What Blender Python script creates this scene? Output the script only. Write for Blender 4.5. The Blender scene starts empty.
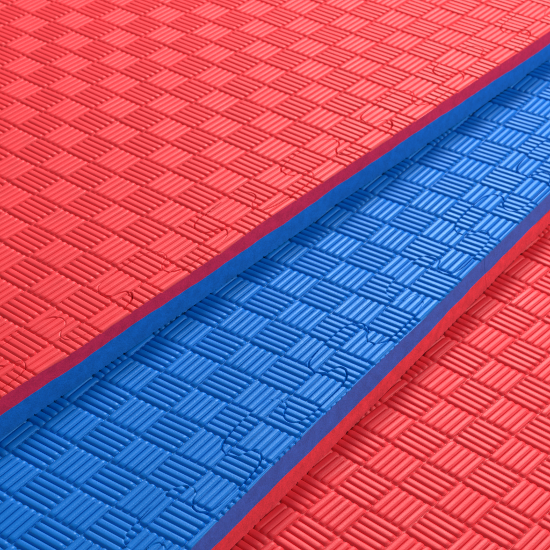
import bpy, math
import numpy as np
from mathutils import Euler

C = bpy.context.scene.collection
S = 0.03                       # metres per weave square

# ------------------------------------------------------------------ camera pose (in squares)
CAM_F, CAM_ROT, CAM_LOC = 1570.3, (0.9439, 0.0371, -0.8359), (-20.996, -14.663, 24.187)

# ------------------------------------------------------------------ helpers
def interp_noise(x, seed, amp, freqs=(0.35, 0.9, 2.3, 5.1)):
    r = np.random.default_rng(seed)
    out = np.zeros_like(x, dtype=float)
    for f in freqs:
        a = r.uniform(.6, 1.0) / (f ** 0.6)
        out += a * np.sin(x * f * r.uniform(.8, 1.25) * 2.0 + r.uniform(0, 6.28))
    return amp * out / len(freqs)

def hash2(a, b, seed):
    h = np.sin(a * 127.1 + b * 311.7 + seed * 74.7) * 43758.5453
    return h - np.floor(h)

def noise2(u, v, seed):
    iu = np.floor(u); iv = np.floor(v); fu = u - iu; fv = v - iv
    fu = fu * fu * (3 - 2 * fu); fv = fv * fv * (3 - 2 * fv)
    a = hash2(iu, iv, seed); b = hash2(iu + 1, iv, seed)
    c = hash2(iu, iv + 1, seed); d = hash2(iu + 1, iv + 1, seed)
    return (a * (1 - fu) + b * fu) * (1 - fv) + (c * (1 - fu) + d * fu) * fv - .5

NR = 5                          # ridges per square
W0 = 0.475                      # half width of a ridge, in ridge pitches
def weave(u, v, seed, H, W=W0, px=4.4, pe=.72):
    """Height of the moulded basket weave: five round ended ridges per square, turned by 90 degrees from square to square."""
    i = np.floor(u); j = np.floor(v); fu = u - i; fv = v - j
    d_cell = (np.mod(i + j, 2) < .5)
    a = np.where(d_cell, fu, fv)          # across the ridges
    b = np.where(d_cell, fv, fu)          # along the ridges
    k = np.floor(a * NR); k = np.clip(k, 0, NR - 1)
    rnd = hash2(i * 5 + k, j * 7, seed) - .5
    rnd2 = hash2(i * 3 + k, j * 11, seed + 3) - .5
    pitch = 1.0 / NR
    w = W * pitch * (1 + .06 * rnd)
    da = a - (k + .5) * pitch - .004 * rnd2
    e0 = 0.012 + .008 * rnd2 + w * .9; e1 = 1 - (0.012 + .008 * rnd + w * .9)
    db = np.where(b < e0, e0 - b, np.where(b > e1, b - e1, 0)) * 1.1
    d = np.sqrt(da * da + db * db) / w
    d = np.clip(d, 0, 1.6)
    prof = np.where(d < 1, np.power(np.clip(1 - np.power(d, px), 0, 1), pe), 0)
    return H * (1 + .16 * rnd) * prof

# one period of the jigsaw cut, (along, inward) measured from the outer edge
PER = 3.35
KN = [(-.9, -.22), (-.3, -.22), (.05, -.25), (.28, -.33), (.43, -.47), (.44, -.62), (.30, -.71), (.09, -.78),
      (-.02, -.94), (.03, -1.2), (.22, -1.34), (.6, -1.40), (1.0, -1.42), (1.5, -1.41), (1.85, -1.36), (2.06, -1.2), (2.09, -1.0),
      (1.98, -.85), (1.78, -.78), (1.62, -.64), (1.6, -.45), (1.75, -.30), (2.05, -.23)]
def knob_curve():
    P = np.array([(x - PER, y) for x, y in KN[-3:]] + KN + [(x + PER, y) for x, y in KN[:3]])
    out = []
    n = len(KN)
    for s in range(3, 3 + n):
        p0, p1, p2, p3 = P[s - 1], P[s], P[s + 1], P[s + 2]
        for t in np.linspace(0, 1, 5)[:-1]:
            out.append(.5 * ((2 * p1) + (-p0 + p2) * t + (2 * p0 - 5 * p1 + 4 * p2 - p3) * t * t + (-p0 + 3 * p1 - 3 * p2 + p3) * t ** 3))
    c = np.array(out)
    return np.concatenate([c + (k * PER, 0) for k in (-1, 0, 1)] + [np.array([c[0] + (2 * PER, 0)])])
KC = knob_curve()

def knob_dist(u, vr, phase):
    """distance to the cut and whether the point belongs to the edge strip; vr = v - edge"""
    ur = np.mod(u - phase, PER)
    best = np.full(ur.shape, 9.0); cross = np.zeros(ur.shape, int)
    for a, b in zip(KC[:-1], KC[1:]):
        d = b - a; L = d @ d
        t = np.clip(((ur - a[0]) * d[0] + (vr - a[1]) * d[1]) / L, 0, 1)
        q = np.hypot(ur - a[0] - t * d[0], vr - a[1] - t * d[1])
        np.minimum(best, q, out=best)
        m = (a[0] <= ur) != (b[0] <= ur)
        if m.any():
            vv = a[1] + (ur - a[0]) * d[1] / (d[0] if abs(d[0]) > 1e-12 else 1e-12)
            cross += (m & (vv > vr))
    return best, (cross % 2 == 0)

def grid_mesh(name, X, Y, Z, keep, mats, parent, matidx=None):
    """X,Y,Z: (m,n) arrays in metres; keep: (m-1,n-1) bool of faces"""
    m, n = X.shape
    idx = np.arange(m * n).reshape(m, n)
    f = np.stack([idx[:-1, :-1], idx[:-1, 1:], idx[1:, 1:], idx[1:, :-1]], -1)[keep]
    used = np.zeros(m * n, bool); used[f.ravel()] = True
    remap = np.cumsum(used) - 1
    co = np.stack([X, Y, Z], -1).reshape(-1, 3)[used].astype(np.float32)
    return co, remap[f].astype(np.int32)

def build(name, chunks, mat, parent=None):
    co = []; fs = []; o = 0
    for c, f in chunks:
        co.append(c); fs.append(f + o); o += len(c)
    co = np.concatenate(co); fs = np.concatenate(fs)
    me = bpy.data.meshes.new(name)
    me.vertices.add(len(co)); me.vertices.foreach_set('co', co.ravel())
    me.loops.add(fs.size); me.loops.foreach_set('vertex_index', fs.ravel())
    me.polygons.add(len(fs))
    me.polygons.foreach_set('loop_start', np.arange(0, fs.size, 4, dtype=np.int32))
    me.polygons.foreach_set('loop_total', np.full(len(fs), 4, np.int32))
    me.polygons.foreach_set('use_smooth', np.ones(len(fs), bool))
    me.update(calc_edges=True)
    me.materials.append(mat)
    ob = bpy.data.objects.new(name, me); C.objects.link(ob)
    if parent: ob.parent = parent
    return ob

# ------------------------------------------------------------------ materials
def foam(name, col, cut=False, rough=.46, spec=.3, tint=(1, 1, 1)):
    m = bpy.data.materials.new(name); m.use_nodes = True
    nt = m.node_tree; nd = nt.nodes; lk = nt.links
    b = nd['Principled BSDF']
    b.inputs['Specular IOR Level'].default_value = spec
    b.inputs['Specular Tint'].default_value = tint + (1,)
    tc = nd.new('ShaderNodeTexCoord')
    # faint blotchy dye variation
    n1 = nd.new('ShaderNodeTexNoise'); n1.inputs['Scale'].default_value = 55 if not cut else 160
    n1.inputs['Detail'].default_value = 5; lk.new(tc.outputs['Object'], n1.inputs['Vector'])
    n2 = nd.new('ShaderNodeTexNoise'); n2.inputs['Scale'].default_value = 1500 if not cut else 900
    n2.inputs['Detail'].default_value = 2; lk.new(tc.outputs['Object'], n2.inputs['Vector'])
    mx = nd.new('ShaderNodeMix'); mx.data_type = 'FLOAT'; mx.inputs[0].default_value = .5 if cut else .4
    lk.new(n1.outputs['Fac'], mx.inputs[2]); lk.new(n2.outputs['Fac'], mx.inputs[3])
    cr = nd.new('ShaderNodeValToRGB'); lk.new(mx.outputs[0], cr.inputs['Fac'])
    k = .26 if cut else .08
    cr.color_ramp.elements[0].position = .3; cr.color_ramp.elements[1].position = .7
    cr.color_ramp.elements[0].color = tuple(c * (1 - k) for c in col) + (1,)
    cr.color_ramp.elements[1].color = tuple(min(1, c * (1 + k)) for c in col) + (1,)
    lk.new(cr.outputs['Color'], b.inputs['Base Color'])
    rr = nd.new('ShaderNodeMapRange'); lk.new(n1.outputs['Fac'], rr.inputs['Value'])
    rr.inputs['From Min'].default_value = .3; rr.inputs['From Max'].default_value = .7
    rr.inputs['To Min'].default_value = rough - .04; rr.inputs['To Max'].default_value = rough + .05
    lk.new(rr.outputs['Result'], b.inputs['Roughness'])
    # closed cell foam grain
    n3 = nd.new('ShaderNodeTexNoise'); n3.inputs['Scale'].default_value = 1100 if not cut else 800
    n3.inputs['Detail'].default_value = 4; lk.new(tc.outputs['Object'], n3.inputs['Vector'])
    bp = nd.new('ShaderNodeBump'); bp.inputs['Strength'].default_value = .24 if not cut else .8
    bp.inputs['Distance'].default_value = .0004
    lk.new(n3.outputs['Fac'], bp.inputs['Height']); lk.new(bp.outputs['Normal'], b.inputs['Normal'])
    return m
RED = (0.78, 0.030, 0.046); BLUE = (0.0005, 0.150, 0.59)
M_red = foam('red_foam_skin', RED, tint=(1, .78, .8)); M_blue = foam('blue_foam_skin', BLUE, rough=.38, spec=.25, tint=(.3, .85, 1))
M_redcut = foam('red_foam_cut', (0.76, 0.045, 0.07), True, .75, .25)
M_redcut_bounce = foam('red_foam_cut_blue_bounce', (0.70, 0.020, 0.080), True, .75, .25)  # red cut face with bounce from the blue mat below painted into its colour
M_bluecut = foam('blue_foam_cut', (0.0005, 0.148, 0.55), True, .75, .25)
M_bluecut_bounce = foam('blue_foam_cut_red_bounce', (0.038, 0.125, 0.56), True, .75, .25)  # blue cut face, reddened in the colour to stand in for bounced light

# ------------------------------------------------------------------ a mat
H = 0.066                      # ridge height
TOP = 0.03                     # ridge crest above the nominal plane
def make_mat(label, z, th, ox, oy, T, seed, fineu, finev, res, full, edge=None, edge_bot=None, seam=.5, phase=0, gap0=.0, gap1=.09, prof=(4.6, .62), H=.058, strip_shift=0,
             m_top=None, m_bot=None, m_side_top=None, m_side_bot=None, nicks=()):
    root = bpy.data.objects.new('foam_mat', None); C.objects.link(root)
    root.empty_display_size = .05
    root['label'] = label; root['category'] = 'foam mat'; root['group'] = 'foam mats stacked in steps'
    root.location = (ox * S, oy * S, (z - T) * S); root.rotation_euler = (0, 0, th)
    zt = T                                        # local nominal top
    def loc(u, v, h): return u * S, -v * S, h * S
    def axis(lo, hi, flo, fhi, r):
        a = [np.array([lo])] if lo < flo - .01 else []
        if r is None:                             # rows placed where the ridge profile bends
            w = W0 / NR
            offs = np.array([-1.02, -.96, -.86, -.68, -.36, .36, .68, .86, .96, 1.02]) * w
            g = (np.arange(math.floor(flo) * NR, math.ceil(fhi) * NR)[:, None] + .5) / NR + offs[None]
            g = g.ravel(); g = g[(g > flo + .01) & (g < fhi - .01)]
            a.append(np.concatenate([[flo], g, [fhi]]))
        else:
            a.append(np.linspace(flo, fhi, int(round((fhi - flo) * r)) + 1))
        if hi > fhi + .01: a.append(np.array([hi]))
        return np.concatenate(a)
    us = axis(full[0], full[1], fineu[0], fineu[1], None)
    if edge is not None:
        e0 = float(np.mean([e[1] for e in edge]))
        ex, ey = zip(*edge)
        ef = lambda u: np.interp(u, ex, ey) + interp_noise(u, seed, .008)
        bx, by = zip(*edge_bot)
        eb = lambda u: np.interp(u, bx, by) + interp_noise(u, seed + 5, .012)
        vi = math.floor(e0 - 1.5)                 # the fine strip zone starts on a line between squares
        va = axis(full[2], vi, finev[0], vi, None)
        vs = np.linspace(vi, e0, int((e0 - vi) * res) + 1)
        nu = int((fineu[1] - fineu[0]) * 84)
        usf = np.concatenate([[full[0]], np.linspace(fineu[0], fineu[1], nu + 1), [full[1]]])
    else:
        va = axis(full[2], full[3], finev[0], finev[1], None)
    base = TOP - H
    def surface(us_, vs_, strip):
        U, V = np.meshgrid(us_, vs_, indexing='ij')
        Va = V + (ef(U) - e0) * np.clip((V - (e0 - 1.0)) / 1.0, 0, 1) if strip else V
        fine = (U >= fineu[0] - 1e-6) & (U <= fineu[1] + 1e-6) & (Va >= finev[0] - 1e-6)
        undul = .05 * noise2(U * .33, Va * .33, seed) + .02 * noise2(U * 1.1 + 7, Va * 1.1, seed + 1)
        hh = weave(U, Va, seed, H, W0, *prof)
        sf = None
        if strip:
            dist, st = knob_dist(U, Va - ef(U), phase)
            # the strip was cut from another sheet: its pattern is slightly out of step
            hs = weave(U + strip_shift[0], Va + strip_shift[1], seed + 9, H, W0, *prof)
            hh = np.where(st, hs + interp_noise(U, seed + 2, .012), hh)
            op = np.clip(noise2(U * 1.3, Va * 1.7, seed + 4) * 2.4 + .35, 0, 1)
            wv = .009 + .008 * op
            c = np.clip(1 - dist / (wv * 1.25), 0, 1)
            hh = hh * (1 - .12 * np.clip(1 - dist / .04, 0, 1) ** 2)
            hh = hh - c ** .8 * (gap0 + gap1 * op)
            Uc = .5 * (U[:-1, :-1] + U[1:, 1:]); Vc = .5 * (Va[:-1, :-1] + Va[1:, 1:])
            sf = knob_dist(Uc, Vc - ef(Uc), phase)[1]
            near = np.clip((Va - ef(U) + .07) / .07, 0, 1)
            hh = hh * (1 - .45 * near) + .45 * near * H * .55
        hh = np.where(fine, hh, 0)
        Z = zt + base + hh + undul
        if strip:                                 # softly rounded lip where the knife cut it
            Z = Z - .018 * np.clip((Va - ef(U) + .03) / .03, 0, 1) ** 2
        return U, Va, Z, sf
    U, Va, Z, _ = surface(us, va, False)
    main_chunk = grid_mesh('', *loc(U, Va, Z), np.ones((U.shape[0] - 1, U.shape[1] - 1), bool), None, None)
    if edge is not None:
        U, Va, Z, strip_face = surface(usf, vs, True)
        us = usf
    X_, Y_, Z_ = loc(U, Va, Z)
    zs = zt * (1 - seam)                          # height of the colour seam
    def wall(p, q, z0, z1, nz=2):                 # straight hidden wall
        t = np.array([0, 1.]); A = np.stack([p, q])
        XX = np.stack([A[:, 0]] * 2, 1) * S; YY = -np.stack([A[:, 1]] * 2, 1) * S; ZZ = np.array([[z0, z1], [z0, z1]]) * S
        return grid_mesh('', XX, YY, ZZ, np.ones((1, 1), bool), None, None)
    vl = full[2]; ve = (e0 - 1.5 if edge is not None else full[3]); u0, u1 = full[0], full[1]
    vend = e0 if edge is not None else full[3]
    P = lambda u, v: np.array([u, v], float)
    def outer(z0, z1):
        w = [wall(P(u0, vl), P(u1, vl), z0, z1), wall(P(u1, vl), P(u1, vend), z0, z1), wall(P(u0, vend), P(u0, vl), z0, z1)]
        if edge is None: w.append(wall(P(u1, vend), P(u0, vend), z0, z1))
        return w
    def flat(v0, v1, zz):
        XX = np.array([[u0, u0], [u1, u1]]) * S; YY = -np.array([[v0, v1], [v0, v1]]) * S
        return grid_mesh('', XX, YY, np.full((2, 2), zz * S), np.ones((1, 1), bool), None, None)
    if edge is None:
        build('top_layer', [main_chunk] + outer(zs, zt + base), m_top, root)
        build('base_layer', outer(0, zs) + [flat(vl, vend, 0), flat(vl, vend, zs - .002)], m_bot, root)
        return root
    build('top_layer', [main_chunk, grid_mesh('', X_, Y_, Z_, ~strip_face, None, None)] + outer(zs, zt + base - .1), m_top, root)
    build('base_layer', outer(0, zs) + [flat(vl, ve, .03), flat(vl, vend - .1, zs - .002)], m_bot, root)
    top_piece = build('edge_strip', [grid_mesh('', X_, Y_, Z_, strip_face, None, None)], m_top, root)
    # cut side of the strip
    n = len(us)
    ztop = Z[:, -1]; vtop = Va[:, -1]
    sh = (weave(us + .37 + seed, np.full(n, .0) + vtop + .3, seed + 20, 1.0))      # the ridges on the underside
    zbot = TOP + .003 + .034 * (1 - sh) * (us > full[0])
    sm = zs + interp_noise(us, seed + 11, .045, (.3, .8, 1.9, 4.3)) + interp_noise(us, seed + 12, .010, (9, 17, 23))
    fr = np.linspace(0, 1, 15)
    vb = eb(us)
    def side(zA, zB, tA, tB, rows):
        r = np.linspace(0, 1, rows)[None, :]
        ZZ = zA[:, None] * (1 - r) + zB[:, None] * r
        t = (tA[:, None] * (1 - r) + tB[:, None] * r)
        UU = np.repeat(us[:, None], rows, 1)
        ta = np.clip((zt + TOP - ZZ) / zt, 0, 1)
        VV = vtop[:, None] * (1 - ta) + vb[:, None] * ta
        VV = VV + (.018 * noise2(UU * 1.1, ZZ * 2, seed + 31) + .006 * noise2(UU * 5, ZZ * 5, seed + 32)) * np.sin(np.pi * np.clip((zt - ZZ) / zt, 0, 1))
        for nu, lean in nicks:
            dd = np.abs(UU - nu - lean * t)
            VV = VV - .02 * np.clip(1 - dd / .016, 0, 1)
        x, y, zz = loc(UU, VV, ZZ)
        return grid_mesh('', x[::-1], y[::-1], zz[::-1], np.ones((UU.shape[0] - 1, rows - 1), bool), None, None)
    Hh = ztop - zbot
    tS = (ztop - sm) / Hh
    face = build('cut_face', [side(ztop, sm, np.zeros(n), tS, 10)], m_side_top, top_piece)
    low = build('cut_base', [side(sm, zbot, tS, np.ones(n), 14)], m_side_bot, top_piece)
    return root

T = 1.085
make_mat('topmost foam mat, red upper face with basket weave ridges, lying over the blue faced mat', 2 * T, .022, 2.711, 13.663, T, 3,
         (-14, 16.5), (-11.5, 5.6), 90, (-14.05, 16.55, -11.55, 0),
         edge=[(-15, 5.56), (-8.4, 5.56), (-6.7, 5.62), (-5.7, 5.585), (-2, 5.61), (-.15, 5.555), (2.3, 5.585), (6.6, 5.62), (7.3, 5.595), (11.5, 5.67), (18, 5.68)],
         edge_bot=[(-15, 5.54), (-8.5, 5.537), (-5.8, 5.564), (1.8, 5.573), (2.4, 5.50), (7.2, 5.594), (18, 5.59)],
         seam=.40, phase=-4.96, strip_shift=(.0, .0), m_top=M_red, m_bot=M_blue, m_side_top=M_redcut_bounce, m_side_bot=M_bluecut, gap0=.012, gap1=.12)
make_mat('middle foam mat, blue upper face showing between two red ones, blue and red cut edge with red bounce painted in', T, .100, 3.677, 6.464, T, 5,
         (-14, 17.5), (-3.8, 3.1), 90, (-15.5, 19, -16, 0),
         edge=[(-15, 3.17), (-10, 3.14), (-9, 3.10), (-6.1, 3.045), (-4.9, 3.015), (-1.4, 3.0), (-.1, 2.95), (4.1, 2.875), (9, 2.83), (19, 2.8)],
         edge_bot=[(-15, 3.2), (-8.7, 3.154), (-5.1, 3.1), (-.25, 3.02), (4.5, 2.9), (9, 2.85), (19, 2.8)],
         seam=.52, phase=-.70, strip_shift=(.10, .03), prof=(3.6, .64), H=.066, m_top=M_blue, m_bot=M_red, m_side_top=M_bluecut_bounce, m_side_bot=M_redcut, nicks=[(2.05, .12)])
make_mat('lowest foam mat, red face seen at the bottom right corner beneath the blue faced mat', 0, 0, 0, 0, T, 8,
         (-10, 11), (-6.2, 5), 60, (-22, 27, -24, 7), m_top=M_red, m_bot=M_blue)

# ------------------------------------------------------------------ floor under the stack
me = bpy.data.meshes.new('floor')
z = -T * S - .0005
me.from_pydata([(-3, -3, z), (3, -3, z), (3, 3, z), (-3, 3, z)], [], [(0, 1, 2, 3)])
fl = bpy.data.objects.new('floor', me); C.objects.link(fl); fl['kind'] = 'structure'
mf = bpy.data.materials.new('pale_floor'); mf.use_nodes = True
nz = mf.node_tree.nodes.new('ShaderNodeTexNoise'); nz.inputs['Scale'].default_value = 30
cr = mf.node_tree.nodes.new('ShaderNodeValToRGB')
cr.color_ramp.elements[0].color = (.72, .72, .71, 1); cr.color_ramp.elements[1].color = (.8, .8, .8, 1)
mf.node_tree.links.new(nz.outputs['Fac'], cr.inputs['Fac'])
mf.node_tree.links.new(cr.outputs['Color'], mf.node_tree.nodes['Principled BSDF'].inputs['Base Color'])
me.materials.append(mf)

# ------------------------------------------------------------------ camera
cd = bpy.data.cameras.new('camera'); cam = bpy.data.objects.new('camera', cd); C.objects.link(cam)
cam.location = [c * S for c in CAM_LOC]; cam.rotation_euler = Euler(CAM_ROT, 'XYZ')
cd.sensor_width = 36; cd.lens = CAM_F / 550 * 36; cd.clip_start = .05; cd.clip_end = 50
cd.dof.use_dof = True; cd.dof.focus_distance = 34.5 * S; cd.dof.aperture_fstop = 28
bpy.context.scene.camera = cam

# ------------------------------------------------------------------ light
from mathutils import Vector
def area(name, direction, dist, size, power, col=(1, 1, 1), aim=(3 * S, 7 * S, .03)):
    l = bpy.data.lights.new(name, 'AREA'); l.shape = 'RECTANGLE'; l.size = size[0]; l.size_y = size[1]; l.energy = power; l.color = col
    o = bpy.data.objects.new(name, l); C.objects.link(o)
    d = Vector(direction).normalized(); a = Vector(aim)
    o.location = a + d * dist; o.rotation_euler = d.to_track_quat('Z', 'Y').to_euler()
area('softbox_key', (.76, .38, .80), 1.9, (.62, .62), 44, (1, .985, .96), aim=(7 * S, 11 * S, .06))
area('softbox_side', (.62, -.64, .46), 2.4, (.20, .20), 28, (1, 1, 1))
w = bpy.data.worlds.new('World'); bpy.context.scene.world = w; w.use_nodes = True
w.node_tree.nodes['Background'].inputs[0].default_value = (1, 1, 1, 1)
w.node_tree.nodes['Background'].inputs[1].default_value = .40
vs_ = bpy.context.scene.view_settings
vs_.view_transform = 'Standard'; vs_.look = 'None'; vs_.exposure = 0; vs_.gamma = 1
